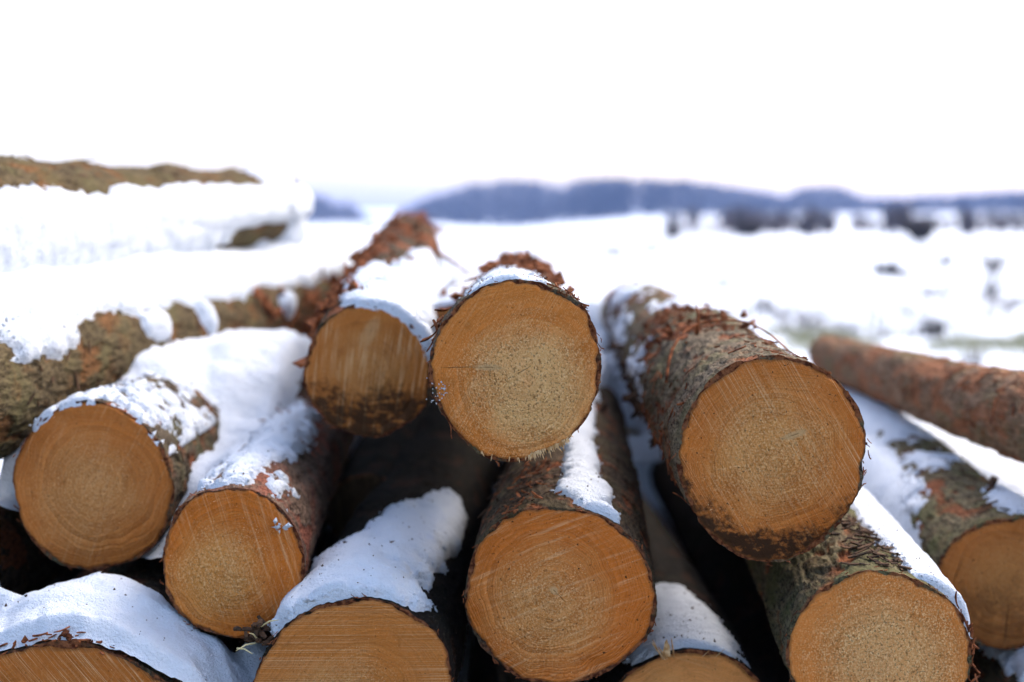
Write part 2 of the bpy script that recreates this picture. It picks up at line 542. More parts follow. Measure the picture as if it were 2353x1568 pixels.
def shreds(g, n, th, y, ln=(.015, .06), w=(.003, .010), lift=.5, mat=None, name='loose_bark', flat=.004, lumps=0, lr=(.005, .014)):
    """peeling strips and scraps of bark standing off the surface"""
    b = MB()
    for _ in range(n):
        t = random.gauss((th[0] + th[1]) / 2, (th[1] - th[0]) / 4)
        yy = random.uniform(*y)
        p, out = surf(g, t, yy, flat * random.uniform(-.4, .6))
        tr = math.radians(t)
        tang = Vector((-math.sin(tr), 0, math.cos(tr)))
        an = random.gauss(0, .9)
        dr = (tang * math.cos(an) * random.choice((-1, 1)) + Vector((0, 1, 0)) * math.sin(an)).normalized()
        sz = random.random() ** 2.0
        L = ln[0] + (ln[1] * 1.15 - ln[0]) * sz
        lf = random.uniform(0, lift)
        cur = random.uniform(-.6, .6)
        side = dr.cross(out)
        pts = []
        for k in range(7):
            u = k / 6
            pts.append(p + dr * L * u + out * (lf * L * u * u - L * L / g.r0 * .45 * u * u) + side * cur * L * u * u * .5)
        b.ribbon(pts, (w[0] + (w[1] - w[0]) * min(1, sz * random.uniform(.4, 1.5))), out, random.uniform(.001, .0026))
    for _ in range(lumps):
        p, out = surf(g, random.gauss((th[0] + th[1]) / 2, (th[1] - th[0]) / 4), random.uniform(*y), random.uniform(0, .012))
        b.chunk(p, random.uniform(*lr))
    o = b.build(name, mat or SHRED, g.root)
    o['kind'] = 'stuff'
    return o


def stub(g, th, y, r, ln, mat=None, lean=(0, .2, 0)):
    p, out = surf(g, th, y, -.01)
    dr = (out + Vector(lean)).normalized()
    b = MB()
    pts, rad = [], []
    for k in range(6):
        u = k / 5
        pts.append(p + dr * (ln + .01) * u + Vector((random.gauss(0, .001), 0, random.gauss(0, .001))))
        rad.append(r * (1.5 - .7 * min(1, u * 2)) * random.uniform(.9, 1.1))
    b.tube(pts, rad, 10)
    return b.build('branch_stub', mat or DARKSHRED, g.root, True)


# --- bark kinds
B_GREY = bark_mat('bark_grey_brown', moss=.35, redamt=.45)
B_BROWN = bark_mat('bark_brown', light=(.105, .072, .045), dark=(.018, .011, .007), moss=.15, redamt=.5, seed=3)
B_GREEN = bark_mat('bark_mossy', light=(.215, .17, .10), dark=(.03, .022, .013), moss=.75, mosscol=(.10, .10, .04), redamt=.12, seed=5)
B_OLIVE = bark_mat('bark_olive', light=(.15, .11, .06), dark=(.035, .024, .013), moss=.5, mosscol=(.12, .105, .045), redamt=.35, red=(.20, .09, .035), seed=8)
B_KNOB = bark_mat('bark_grey_olive', light=(.25, .19, .125), dark=(.035, .025, .015), moss=.45, mosscol=(.13, .12, .05), redamt=.3, seed=6)
B_SHADE = bark_mat('bark_gap_shade', light=(.024, .018, .013), dark=(.007, .006, .005), moss=.1, mosscol=(.04, .04, .02), red=(.05, .025, .015), redamt=.1, seed=20)  # shade of the gaps painted into the bark colour
B_RED = bark_mat('bark_reddish', light=(.36, .215, .13), dark=(.08, .045, .025), moss=.45, mosscol=(.15, .13, .06), redamt=.7, red=(.38, .15, .07), seed=12)
B_PINK = bark_mat('bark_pinkish', light=(.21, .135, .095), dark=(.035, .021, .014), moss=.1, redamt=.5, red=(.30, .10, .06), seed=15)

W = {
 'A': wood_mat('wood_dull_brown', .13, (.40, .225, .095), (.29, .112, .028), pith=(.012, .005), ringc=.40, saw=.9, sawc=.15, chips=.28, chipc=(-.01, -.01), chipr=.95, dirt=.3, seed=1),
 'B': wood_mat('wood_orange', .104, (.50, .27, .092), (.33, .108, .018), pith=(.005, -.01), ringc=.34, saw=1.1, sawc=.4, chips=.6, chipc=(-.018, -.016), chipr=.85, dirt=.3, seed=2),
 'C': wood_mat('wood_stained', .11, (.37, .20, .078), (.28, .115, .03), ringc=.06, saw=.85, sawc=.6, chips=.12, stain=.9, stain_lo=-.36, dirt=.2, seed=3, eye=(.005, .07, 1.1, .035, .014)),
 'D': wood_mat('wood_pale_chipped', .119, (.68, .475, .25), (.36, .14, .03), pith=(.01, -.012), ringc=.25, saw=-.75, sawc=.3, chips=1., chipc=(.016, -.02), chipr=1.05, dirt=.25, seed=4, cracks=((-.078, .004, .02, .03, .0007), (.01, .0, .5, .012, .0007)), eye=(-.038, .004, -.03, .026, .0055)),
 'E': wood_mat('wood_ringed', .132, (.47, .255, .098), (.33, .108, .020), pith=(-.006, .008), ringc=.48, saw=.62, sawc=.34, chips=.5, chipc=(-.015, -.02), chipr=.85, dirt=.45, seed=5, cracks=((.002, .0, -.8, .014, .0008),), eye=(-.006, .008, 2.3, .009, .006)),
 'G': wood_mat('wood_banded', .142, (.53, .30, .115), (.37, .15, .036), pith=(.01, -.01), ringsp=.0042, ringc=.40, saw=1.75, sawc=.75, chips=.55, chipc=(-.02, -.04), chipr=.85, dirt=.25, seed=6),
 'H': wood_mat('wood_rough_sawn', .1265, (.60, .39, .19), (.38, .15, .036), pith=(0, -.008), ringsp=.006, ringc=.36, saw=0., sawc=.15, chips=1., chipc=(0.01, .005), chipr=1.15, dirt=.2, seed=7),
 'J': wood_mat('wood_streaked', .19, (.40, .20, .07), (.29, .108, .024), pith=(0, 0), ringc=.2, saw=1.0, sawc=.8, chips=.2, dirt=.25, seed=8),
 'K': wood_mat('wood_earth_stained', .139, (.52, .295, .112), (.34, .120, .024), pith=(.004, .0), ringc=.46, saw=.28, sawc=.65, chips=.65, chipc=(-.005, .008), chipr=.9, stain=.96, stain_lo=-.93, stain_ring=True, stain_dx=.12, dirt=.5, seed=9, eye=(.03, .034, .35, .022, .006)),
 'M': wood_mat('wood_pale_end', .158, (.54, .33, .14), (.42, .20, .065), ringc=.3, saw=1.4, sawc=.35, chips=.3, dirt=.2, seed=10),
 'R': wood_mat('wood_dark_spotted', .12, (.27, .145, .055), (.22, .09, .025), ringc=.1, saw=1.3, sawc=.12, chips=.15, stain=.4, stain_lo=-.1, dirt=.7, seed=11, cracks=((.0, -.07, 1.5, .045, .0014),)),
 'Z': wood_mat('wood_gap_shade', .09, (.07, .05, .035), (.035, .024, .015), chips=.05, seed=14),  # cut-end colour darkened to stand in for the shade of a gap
 'X': wood_mat('wood_plain', .11, (.33, .18, .07), (.26, .11, .03), seed=13),
}

make_log('A', 'brown log with a dull round end, right of the olive snow-laden log', (213, 1120, 2.25), 180, 190,
         (-.74, 4.5, -.52), .11, B_GREY, W['A'], rough=1.2, peel=.28, fringe=30, sawdust=500)
make_log('B', 'small orange-ended log with a snow crumb on its cut face, pink bark on top', (534, 1294, 2.05), 160, 169,
         (-.52, 4.5, -.54), .09, B_PINK, W['B'], rough=.9, peel=.22, fringe=40, sawdust=800)
make_log('C', 'blurred log with a dark stained lower face, just left behind the topmost pale log', (845, 856, 2.45), 143, 146,
         (-.345, 4.9, -.125), .095, B_BROWN, W['C'], rough=1.2, peel=.3, fringe=30,
         knots=((80, 1.9, .12, .03), (120, 2.3, .1, .02)))
make_log('D', 'topmost pale log in the middle, its sawdust-covered end fraying into splinters below', (1186, 851, 1.95), 191, 200,
         (.02, 4.3, -.232), .095, B_GREY, W['D'], rough=1.3, peel=.2, tb=.0065, fringe=70, rag=.006, sawdust=3200, dist=(.012, -.012))
make_log('E', 'wide orange log directly below the topmost log, dark pith at its centre', (1283, 1370, 2.0), 219, 204,
         (.205, 4.6, -.53), .115, B_BROWN, W['E'], rough=1.2, peel=.15, tb=.006, fringe=50, sawdust=900)
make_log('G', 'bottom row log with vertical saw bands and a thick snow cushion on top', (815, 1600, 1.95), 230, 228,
         (-.14, 4.6, -.66), .12, B_SHADE, W['G'], rough=1.2, peel=.15, fringe=50, sawdust=1100)
make_log('H', 'rough-sawn log at bottom right with pale chips, snow ridge along its side', (2022, 1520, 1.95), 207, 208,
         (.69, 4.6, -.63), .105, B_GREEN, W['H'], rough=1.7, peel=.08, fringe=80, rag=.005, sawdust=2600)
make_log('J', 'large log in the bottom left corner with diagonal saw streaks, under snow', (150, 1808, 1.93), 372, 336,
         (-.70, 4.5, -.80), .16, B_BROWN, W['J'], rough=1.0, peel=.2, fringe=60, sawdust=400)
make_log('K', 'big log on the right with black earth stains along the lower edge of its end', (1775, 1054, 2.0), 213, 231,
         (.385, 4.7, -.335), .088, B_KNOB, W['K'], rough=1.3, peel=.10, tb=.0065, fringe=90, rag=.005, sawdust=1100,
         knots=((75, .75, .10, .016), (150, .5, .1, .012), (100, 1.9, .1, .02)))
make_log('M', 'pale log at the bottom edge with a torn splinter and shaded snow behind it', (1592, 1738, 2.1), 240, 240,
         (.32, 4.6, -.94), .09, B_SHADE, W['M'], rough=1.0, peel=.1, fringe=40)
make_log('R', 'mossy log at the right edge with a dark spotted end and a black branch stub', (2316, 1341, 2.4), 160, 152,
         (1.0, 4.7, -.62), .10, B_GREEN, W['R'], rough=1.3, peel=.12, fringe=30)
make_log('Q', 'bare reddish log lying on the snow bank at far right, without any snow on it', (2815, 1095, 2.0), 138, 150,
         (1.0, 4.5, -.458), .058, B_RED, W['X'], rough=1.5, peel=.35, fringe=20,
         knots=((120, .7, .07, .012), (140, 1.3, .06, .012)))
make_log('L', 'olive bark log at left sagging under a thick snow mantle, behind the dull brown log', (-226, 912, 2.2), 197, 200,
         (-.60, 4.6, -.275), .105, B_OLIVE, W['X'], rough=1.3, peel=.14, fringe=0,
         knots=((5, 1.0, .05, .018), (15, 1.6, .06, .02)))
make_log('T', 'highest log of the pile at left, its bare mossy top against the white sky', (-720, 558, 2.0), 222, 226,
         (-.745, 4.5, .008), .10, B_OLIVE, W['X'], rough=1.8, peel=.05, fringe=0,
         knots=((95, .9, .05, .010), (85, 1.2, .05, .012), (90, 1.7, .06, .014), (85, 2.1, .06, .014)))
make_log('N', 'shaded log under the snow at the left edge, below the dull brown log', (-215, 1400, 2.2), 150, 160,
         (-.98, 4.5, -.62), .1, B_BROWN, W['X'], rough=1.0, fringe=20)
make_log('U', 'lowest log in the bottom right corner with a snow streak, under the spotted log', (2480, 1700, 2.3), 170, 170,
         (1.05, 4.6, -.80), .11, B_BROWN, W['X'], rough=1.0, fringe=10)
make_log('O', 'half hidden snow-topped log lying between the stained log and the topmost pale log', (1042, 800, 2.95), 92, 92,
         (-.15, 4.7, -.30), .085, B_RED, W['X'], rough=1.2, peel=.3, fringe=20, segs=160)
make_log('I', 'added dark filler log in the gap between the small orange log and the banded log', (842, 1180, 2.95), 88, 88,  # filler log added so no brightness shows through this gap
         (-.33, 4.7, -.60), .09, B_SHADE, W['Z'], rough=1.0, fringe=0, segs=128)
make_log('S', 'added dark filler log on the ground at far left, under the dull brown log', (-250, 1720, 2.3), 160, 160,  # filler log added to hide the bright ground behind
         (-1.1, 4.7, -.86), .13, B_SHADE, W['Z'], rough=1.0, fringe=0, segs=128)
make_log('V', 'added dark filler log on the ground in the gap under the rough-sawn log', (2020, 1830, 2.2), 170, 170,  # filler log added low down to block light from behind
         (.58, 4.7, -.88), .11, B_SHADE, W['X'], rough=1.0, fringe=0, segs=128)
make_log('Y', 'added dark filler log on the ground in the gap under the wide orange log', (1215, 1870, 2.15), 165, 165,  # another added light blocker in the lower row
         (.06, 4.7, -.87), .11, B_SHADE, W['X'], rough=1.0, fringe=0, segs=128)
make_log('Z', 'added dark filler log on the ground in the gap beside the large corner log', (580, 1860, 2.2), 140, 140,  # added as well, to stop light leaking under the pile
         (-.38, 4.7, -.87), .11, B_SHADE, W['X'], rough=1.0, fringe=0, segs=128)

# branch stubs, loose bark, torn fibres: parts of their logs
stub(LOGS['R'], 78, .22, .009, .028)
stub(LOGS['K'], 188, .75, .010, .035)
stub(LOGS['K'], 170, 1.3, .008, .03)
shreds(LOGS['K'], 60, (165, 235), (.5, 1.9), ln=(.015, .06), w=(.005, .016), lift=.7, mat=DARKSHRED, lumps=30, lr=(.005, .014))
stub(LOGS['C'], 60, 1.15, .006, .03)
stub(LOGS['E'], 60, 1.0, .008, .02)
shreds(LOGS['K'], 170, (60, 150), (.45, 1.15), ln=(.010, .035), w=(.006, .018), lift=.35, lumps=70, lr=(.003, .011))
shreds(LOGS['K'], 70, (140, 220), (.05, .5), ln=(.008, .03), w=(.002, .007), lift=.4)
shreds(LOGS['K'], 60, (20, 110), (.02, .35), ln=(.008, .03), w=(.002, .005), lift=.15)
shreds(LOGS['K'], 60, (70, 160), (1.5, 2.6), ln=(.02, .07), w=(.006, .016), lift=.4)
shreds(LOGS['D'], 60, (30, 110), (.01, .2), ln=(.006, .022), w=(.002, .006), lift=.5)
shreds(LOGS['D'], 14, (140, 165), (.06, .16), ln=(.010, .028), w=(.004, .009), lift=.8)
shreds(LOGS['D'], 150, (30, 150), (.6, 2.2), ln=(.02, .08), w=(.008, .024), lift=.35, lumps=60, lr=(.006, .018))
shreds(LOGS['O'], 110, (20, 160), (.0, .9), ln=(.02, .07), w=(.006, .02), lift=.35, lumps=50, lr=(.006, .018))
shreds(LOGS['C'], 150, (95, 190), (.1, 1.4), ln=(.02, .07), w=(.008, .024), lift=.4, lumps=70, lr=(.006, .022))
shreds(LOGS['C'], 130, (20, 170), (1.35, 2.45), ln=(.02, .09), w=(.008, .022), lift=.6)
shreds(LOGS['L'], 130, (-60, 40), (1.45, 2.3), ln=(.02, .07), w=(.008, .022), lift=.4, lumps=60, lr=(.008, .022))
shreds(LOGS['L'], 50, (-40, 35), (.1, 1.7), ln=(.01, .04), w=(.004, .012), lift=.25, mat=DARKSHRED)
shreds(LOGS['T'], 50, (45, 125), (.3, 2.5), ln=(.015, .05), w=(.006, .014), lift=.3, mat=DARKSHRED)
shreds(LOGS['B'], 60, (70, 120), (.65, .95), ln=(.01, .04), w=(.003, .010), lift=.6)
shreds(LOGS['A'], 60, (20, 100), (.1, .7), ln=(.01, .04), w=(.004, .010), lift=.25, mat=DARKSHRED)
shreds(LOGS['E'], 70, (90, 150), (.03, .6), ln=(.01, .04), w=(.002, .007), lift=.3, mat=DARKSHRED)
shreds(LOGS['E'], 50, (95, 130), (.0, .35), ln=(.01, .04), w=(.002, .006), lift=.5)
shreds(LOGS['H'], 150, (55, 105), (.03, .35), ln=(.008, .03), w=(.003, .009), lift=.35, mat=DARKSHRED)
shreds(LOGS['H'], 30, (-10, 30), (-.004, .03), ln=(.01, .025), w=(.002, .005), lift=.6)
shreds(LOGS['R'], 30, (60, 130), (.05, .8), ln=(.02, .05), w=(.004, .01), lift=.3, mat=DARKSHRED)
shreds(LOGS['J'], 90, (55, 125), (.0, .05), ln=(.006, .03), w=(.002, .008), lift=.25, lumps=24, lr=(.002, .006), flat=.02)
shreds(LOGS['Q'], 70, (90, 230), (.0, 2.0), ln=(.01, .05), w=(.004, .012), lift=.2)

b = MB()           # fraying wood at the bottom of the topmost log
gD = LOGS['D']
for k in range(95):
    t = math.radians(random.choice((-78, -72, -64, -60, -55)) + random.gauss(0, 2.2) if k < 80 else random.uniform(-115, -45))
    rw = float(np.interp(t % 6.283, np.linspace(0, 6.283, 256), gD.Rw))
    p = Vector((math.cos(t) * rw * .985, .001, math.sin(t) * rw * .985))
    dr = Vector((math.cos(t) * .8 + random.gauss(0, .45), -random.uniform(0, .5), math.sin(t) - random.uniform(0, .6))).normalized()
    ln = random.uniform(.003, .009) * (1.8 if random.random() < .2 else 1)
    b.tube([p - dr * .004, p + dr * ln * .5, p + dr * ln], [.0009, .0008, .0002], 4)
b.build('splinters', PALE, gD.root)['kind'] = 'stuff'
gM = LOGS['M']
for (t, h, w_) in ((106, .030, .013), (103, .020, .016), (78, .015, .005), (84, .007, .006)):
    p, out = surf(gM, t, .002, -.010)
    b = MB()
    tang = Vector((out.z, 0, -out.x))
    for q in range(4 if h > .02 else 2):
        dr = (out * random.uniform(.6, 1) + tang * random.uniform(-.25, .9 if h < .02 else .35) + Vector((0, random.uniform(-.2, .3), 0))).normalized()
        p2 = p + tang * random.uniform(-.5, .5) * w_
        hh = (h + .01) * random.uniform(.6, 1.05)
        b.tube([p2, p2 + dr * hh * .55, p2 + dr * hh * .85, p2 + dr * hh], [w_ * .32, w_ * .26, w_ * .20, w_ * .05], 4, flat=.3)
    b.build('splinter', PALE, gM.root)
gK = LOGS['K']
b = MB()           # long curled bast strip over the shaggy log
pts = []
for k in range(16):
    u = k / 15
    p, out = surf(gK, 150 - 95 * u, .30 + .12 * math.sin(u * 3.1), .006 + .016 * math.sin(u * 3.14))
    pts.append(p)
b.tube(pts, [.0035 - .002 * abs(k / 15 - .5) for k in range(16)], 6, flat=.5)
p, out = surf(gK, 112, .44, 0)
b.tube([p, p + Vector((.002, 0, .03)), p + Vector((-.002, 0, .055))], [.004, .003, .0008], 6)
b.build('bast_strip', SHRED, gK.root, True)
gC = LOGS['C']
b = MB()           # thin bent twig off the blurred log
b.tube([at(985, 575, 3.9), at(1010, 582, 3.85), at(1040, 600, 3.8), at(1062, 618, 3.75), at(1080, 632, 3.7)], [.008, .006, .005, .004, .003], 6)
o = b.build('twig', SHRED, None, True)
tag(o, 'thin reddish twig arching across the snow on the blurred log', 'twig')


# ------------------------------------------------------------------ snow lying on the logs
CRUMBSPOTS = []
EDGES = []


def snow_shell(g, label, th, y, blobs, depth, nz=.35, ns=22., up=.7, res=.0035, stretch=1., crumb=0., edge=.0035, sharp=2.2):
    """snow on a log: blobs are (angle, distance, half angle, half length, strength); bark shows where it is thin"""
    r0 = g.r0
    nt = max(12, int(math.radians(th[1] - th[0]) * r0 / res))
    ys, s = [y[0]], y[0]
    while s < y[1]:
        s += res * (1 + 2.2 * s)
        ys.append(s)
    ys = np.array(ys)
    tt = np.radians(np.linspace(th[0], th[1], nt))
    YY, TH = np.meshgrid(ys, tt, indexing='ij')
    m = np.full(YY.shape, -9.)
    for (bt, by, wt, wy, amp) in blobs:
        f = 1 - np.sqrt(((TH - math.radians(bt)) / math.radians(wt)) ** 2 + ((YY - by) / wy) ** 2)
        m = np.maximum(m, f * amp)
    q = P3(np.cos(TH) * r0 + g.seed + 3, YY / stretch, np.sin(TH) * r0)
    m = m + nz * fbm(q * ns, 4, .6)
    # sink every border of the sheet into the log
    bt_ = np.minimum(TH - tt[0], tt[-1] - TH) / math.radians(6)
    by_ = np.minimum(YY - ys[0], ys[-1] - YY) / .012
    m = np.minimum(m, np.minimum(bt_, by_) * 1.2 - .25)
    pos = np.clip(m, 0, None)
    t = depth * (1 - np.exp(-pos * sharp)) ** .75 - edge * 1.6 * sstep(.12, -.12, m) - .006 * sstep(0, -.5, m)
    t = t + pos.clip(0, .3) / .3 * (.10 * depth * fbm(q * 30, 3) + .0013 * fbm(q * 190, 2) * np.exp(-YY / .45) + .003 * fbm(q * 14, 2))
    if crumb:
        t = t + np.exp(-((m - .12) / .16) ** 2) * crumb * np.clip(fbm(q * 75, 3), -.2, 1)
    R = g.shape(TH, YY)
    ox, oz = g.axis(YY)
    dx, dz = np.cos(TH), np.sin(TH) + up * (t > 0)
    nrm = np.sqrt(dx * dx + dz * dz)
    V = P3(ox + R * np.cos(TH) + t * dx / nrm, YY, oz + R * np.sin(TH) + t * dz / nrm)
    W_ = V.reshape(-1, 3) @ np.array(g.M.to_3x3()).T + np.array(g.M.translation)
    n, k = YY.shape
    F = grid_faces(n, k, False)
    keep = (m.reshape(-1)[F] > -.45).any(1)
    F = F[keep]
    used = np.unique(F)
    re = np.full(n * k, -1); re[used] = np.arange(len(used))
    o = mesh_obj('snow', W_[used], re[F][:, ::-1].copy(), SNOW)
    tag(o, label, 'snow', 'snow lying on the log pile', 'stuff')
    ed = W_[(np.abs(m.reshape(-1) - .06) < .09) & (YY.reshape(-1) < .9)]
    if len(ed) > 50:
        EDGES.append(ed)
    sel = (m.reshape(-1) > .25)
    CRUMBSPOTS.append(W_[sel])
    return o


def sheet(label, x, y, logs, base, depth, k=.02, res=.01, keep=None, detail=1., crumbs=True, name='snow'):
    """snow filling the hollow between logs: soft envelope of the logs' tops and a base level, plus its depth"""
    nx = int((x[1] - x[0]) / res)
    ys, s = [y[0]], y[0]
    while s < y[1]:
        s += res * (s / 2.0)
        ys.append(s)
    xs = np.linspace(x[0], x[1], nx)
    YY, XX = np.meshgrid(np.array(ys), xs, indexing='ij')
    hs = [CAMZ + base(XX, YY)]
    for key in logs:
        g = LOGS[key]
        c0 = np.array(g.M.translation); a = np.array(g.M.to_3x3())[:, 1]
        s_ = (YY - c0[1]) / a[1]
        xc, zc = c0[0] + a[0] * s_, c0[2] + a[2] * s_
        f = np.clip(s_ / g.L, 0, 1)
        r = g.r0 + (g.r1 - g.r0) * f + .006
        dx = np.abs(XX - xc) / r
        prof = np.where(dx < 1, np.sqrt(np.clip(1 - dx * dx, 0, 1)), -(dx - 1) * 3)
        h = zc + r * prof
        h = np.where((s_ < 0) | (s_ > g.L), -5, h)
        hs.append(h)
    hs = np.stack(hs)
    mx = hs.max(0)
    Z = mx + k * np.log(np.exp(np.clip((hs - mx) / k, -50, 0)).sum(0))
    q = P3(XX, YY, XX * 0)
    Z = Z + depth(XX, YY)
    Z = Z + detail * (.010 * fbm(q * 7, 3) + .004 * fbm(q * 28, 3) + .0011 * fbm(q * 150, 2))
    n, m = XX.shape
    F = grid_faces(n, m, False)
    V = P3(XX, YY, Z).reshape(-1, 3)
    if keep is not None:
        kk = keep(XX, YY, Z).reshape(-1)
        F = F[kk[F].all(1)]
        used = np.unique(F)
        re = np.full(n * m, -1); re[used] = np.arange(len(used))
        V, F = V[used], re[F]
    o = mesh_obj(name, V, F, SNOW)
    tag(o, label, 'snow', 'snow lying on the log pile', 'stuff')
    if crumbs:
        CRUMBSPOTS.append(V)
    return o


L_ = LOGS
snow_shell(L_['G'], 'thick snow cushion on the log with vertical saw bands', (35, 165), (.008, 1.2),
           [(104, .17, 38, .24, 1.5), (78, .36, 32, .28, 1.3), (58, .56, 22, .24, 1.1), (130, .09, 24, .08, 1.3), (80, .07, 36, .06, .8)], .030, nz=.45, crumb=.008)
snow_shell(L_['E'], 'tapering snow strip on the wide orange log', (30, 125), (.01, 2.4),
           [(74, .14, 18, .12, 1.3), (77, .34, 13, .28, 1.2), (80, .8, 14, .5, 1.1), (84, 1.5, 22, .9, 1.1), (62, .03, 12, .035, .8)], .018, nz=.45, crumb=.005)
snow_shell(L_['H'], 'smooth snow ridge along the right side of the rough-sawn log', (-25, 110), (.02, 2.5),
           [(38, .5, 36, .9, 1.5), (42, 1.3, 45, 1.2, 1.4), (30, .12, 20, .16, 1.1), (60, .3, 18, .16, .9)], .020, nz=.22, ns=15, crumb=.002)
snow_shell(L_['B'], 'patchy snow with pink bark showing through on the small orange-ended log', (35, 140), (.02, 1.3),
           [(78, .46, 22, .16, 1.1), (92, .28, 22, .22, .62), (84, .7, 26, .3, .9), (100, .14, 16, .12, .25), (60, .10, 10, .05, .25)], .013, nz=.75, ns=30, crumb=.005)
snow_shell(L_['A'], 'thin broken snow on the dull brown log', (20, 150), (.0, 1.2),
           [(122, .06, 20, .10, .9), (95, .05, 24, .06, .35), (62, .20, 22, .16, .22), (28, .30, 20, .12, .45), (75, 1.0, 60, .5, 1.2)], .012, nz=.8, ns=30, crumb=.006)
snow_shell(L_['C'], 'snow patch draped over the top right of the blurred stained log', (-5, 150), (.0, 2.2),
           [(70, .12, 42, .16, 1.2), (50, .4, 36, .4, 1.2), (100, .45, 24, .2, .5), (30, .95, 34, .5, 1.0), (28, .02, 16, .08, 1.)], .020, nz=.6, ns=18, crumb=.006)
snow_shell(L_['D'], 'thin streak of snow along the top of the topmost pale log', (55, 140), (.008, 1.4),
           [(100, .09, 22, .13, 1.3), (80, .06, 14, .06, .6), (100, .5, 25, .4, .5)], .009, nz=.45, ns=40, crumb=.002)
snow_shell(L_['K'], 'scattered snow flecks on the far half of the shaggy log', (60, 200), (.5, 2.6),
           [(165, 1.6, 18, .2, .3), (170, .9, 14, .15, .3), (120, 2.2, 30, .35, .5), (70, 1.3, 25, .15, .3)], .012, nz=.8, ns=18)
snow_shell(L_['R'], 'snow strip and flecks on the mossy log with the branch stub', (30, 190), (.02, 1.9),
           [(70, .12, 20, .15, 1.1), (145, .5, 20, .2, .5), (105, .55, 26, .08, .4), (160, 1.0, 50, .4, .7), (90, 1.3, 60, .45, .9)], .012, nz=.7, ns=24, crumb=.003)
snow_shell(L_['M'], 'blue shaded snow on the pale log at the bottom edge', (30, 150), (.012, 1.6),
           [(92, .20, 34, .30, 1.2), (105, .1, 20, .16, .7)], .014, nz=.5, ns=16, stretch=.45)
snow_shell(L_['U'], 'snow streak on the lowest log in the right corner', (40, 170), (.02, 2.),
           [(110, .8, 35, 1.2, 1.5)], .025, nz=.3)
snow_shell(L_['L'], 'ragged snow mantle on the olive log at left', (-35, 150), (.0, 2.45),
           [(95, 1.2, 55, 2.1, 1.7), (75, 2.0, 36, .7, 1.2), (22, 1.04, 20, .035, .8), (18, 1.62, 17, .05, .8), (26, .75, 16, .07, .6), (35, .25, 22, .12, .8)], .035, nz=.42, ns=9, stretch=1.3, crumb=.001)
snow_shell(L_['T'], 'snow plastered on the side of the highest log', (-75, 62), (.0, 2.55),
           [(-18, .75, 52, 1.15, 1.6), (10, 1.75, 32, 1.0, 1.4), (12, 2.35, 30, .4, 1.4)], .024, nz=.35, ns=12, up=.1, crumb=.002)

# snow cap over the far end of the highest log
gT = L_['T']
nt, nu = 60, 24
tt, uu = np.meshgrid(np.linspace(0, 2 * np.pi, nt, endpoint=False), np.linspace(0, 1, nu), indexing='ij')
uu = uu.T; tt = tt.T
rc = (gT.r1 + .024 + .02 * sstep(60, -60, np.degrees(np.arctan2(np.sin(tt), np.cos(tt))) * 0 + 0)) * np.sqrt(np.clip(1 - uu ** 2, 0, 1)) + 1e-4 - .05 * np.exp(-np.clip(uu - .34 * sstep(.1, -.3, np.sin(tt)), 0, 1) / .11)
yc = gT.L - .34 + .46 * uu
V = P3(rc * np.cos(tt) * 1.08, yc, rc * np.sin(tt) * np.where(np.sin(tt) < 0, 1.45, 1.0) - .06 * uu * uu) + .012 * fbm(P3(np.cos(tt) * 2, uu * 2, np.sin(tt) * 2), 2)[..., None] * np.sin(uu[..., None] * 3) + (.020 * fbm(P3(rc * np.cos(tt) * 16, yc * 16, rc * np.sin(tt) * 16), 3) + .004 * fbm(P3(rc * np.cos(tt) * 60, yc * 60, rc * np.sin(tt) * 60), 2))[..., None] * sstep(0, .15, uu)[..., None]
V = V.reshape(-1, 3) @ np.array(gT.M.to_3x3()).T + np.array(gT.M.translation)
o = mesh_obj('snow', V, grid_faces(nu, nt, True)[:, ::-1].copy(), SNOW)
tag(o, 'rounded snow cap over the far end of the highest log', 'snow', 'snow lying on the log pile', 'stuff')

# hollow between olive log, blurred log and the front row
_b = np.array(LOGS['B'].M.translation), np.array(LOGS['B'].M.to_3x3())[:, 1]
XB = lambda Y: _b[0][0] + _b[1][0] * (Y - _b[0][1]) / _b[1][1]
_l = np.array(LOGS['L'].M.translation), np.array(LOGS['L'].M.to_3x3())[:, 1]
XL = lambda Y: _l[0][0] + _l[1][0] * (Y - _l[0][1]) / _l[1][1]
def hollow(X, Y):
    u = X - XL(Y)
    valley = -.45 + .08 * sstep(2.5, 3.6, Y)
    bank = -.285 - .10 * sstep(3.2, 4.2, Y) - .075 * sstep(2.85, 2.62, Y)
    wq = np.maximum(sstep(.32, .15, u), sstep(.47, .22, u + .05 * fbm(P3(X * 5, Y * 5, X * 0), 2)) * sstep(2.68, 3.05, Y))
    return valley + (bank - valley) * wq


sheet('broad snow sheet in the hollow between the olive log and the blurred log', (-.86, -.30), (2.26, 5.0), ['B'], hollow,
      lambda X, Y: .006 - .12 * sstep(2.42, 2.27, Y + .03 * np.sin(X * 17)) - .05 * sstep(-.05, -.005, X - XB(Y)) - .03 * sstep(.06, .0, np.abs(X - XB(Y))) * sstep(3.0, 2.7, Y),
      k=.012, detail=1.9, keep=lambda X, Y, Z: (X < XB(Y) - .005) & (X > XL(Y) + .03))

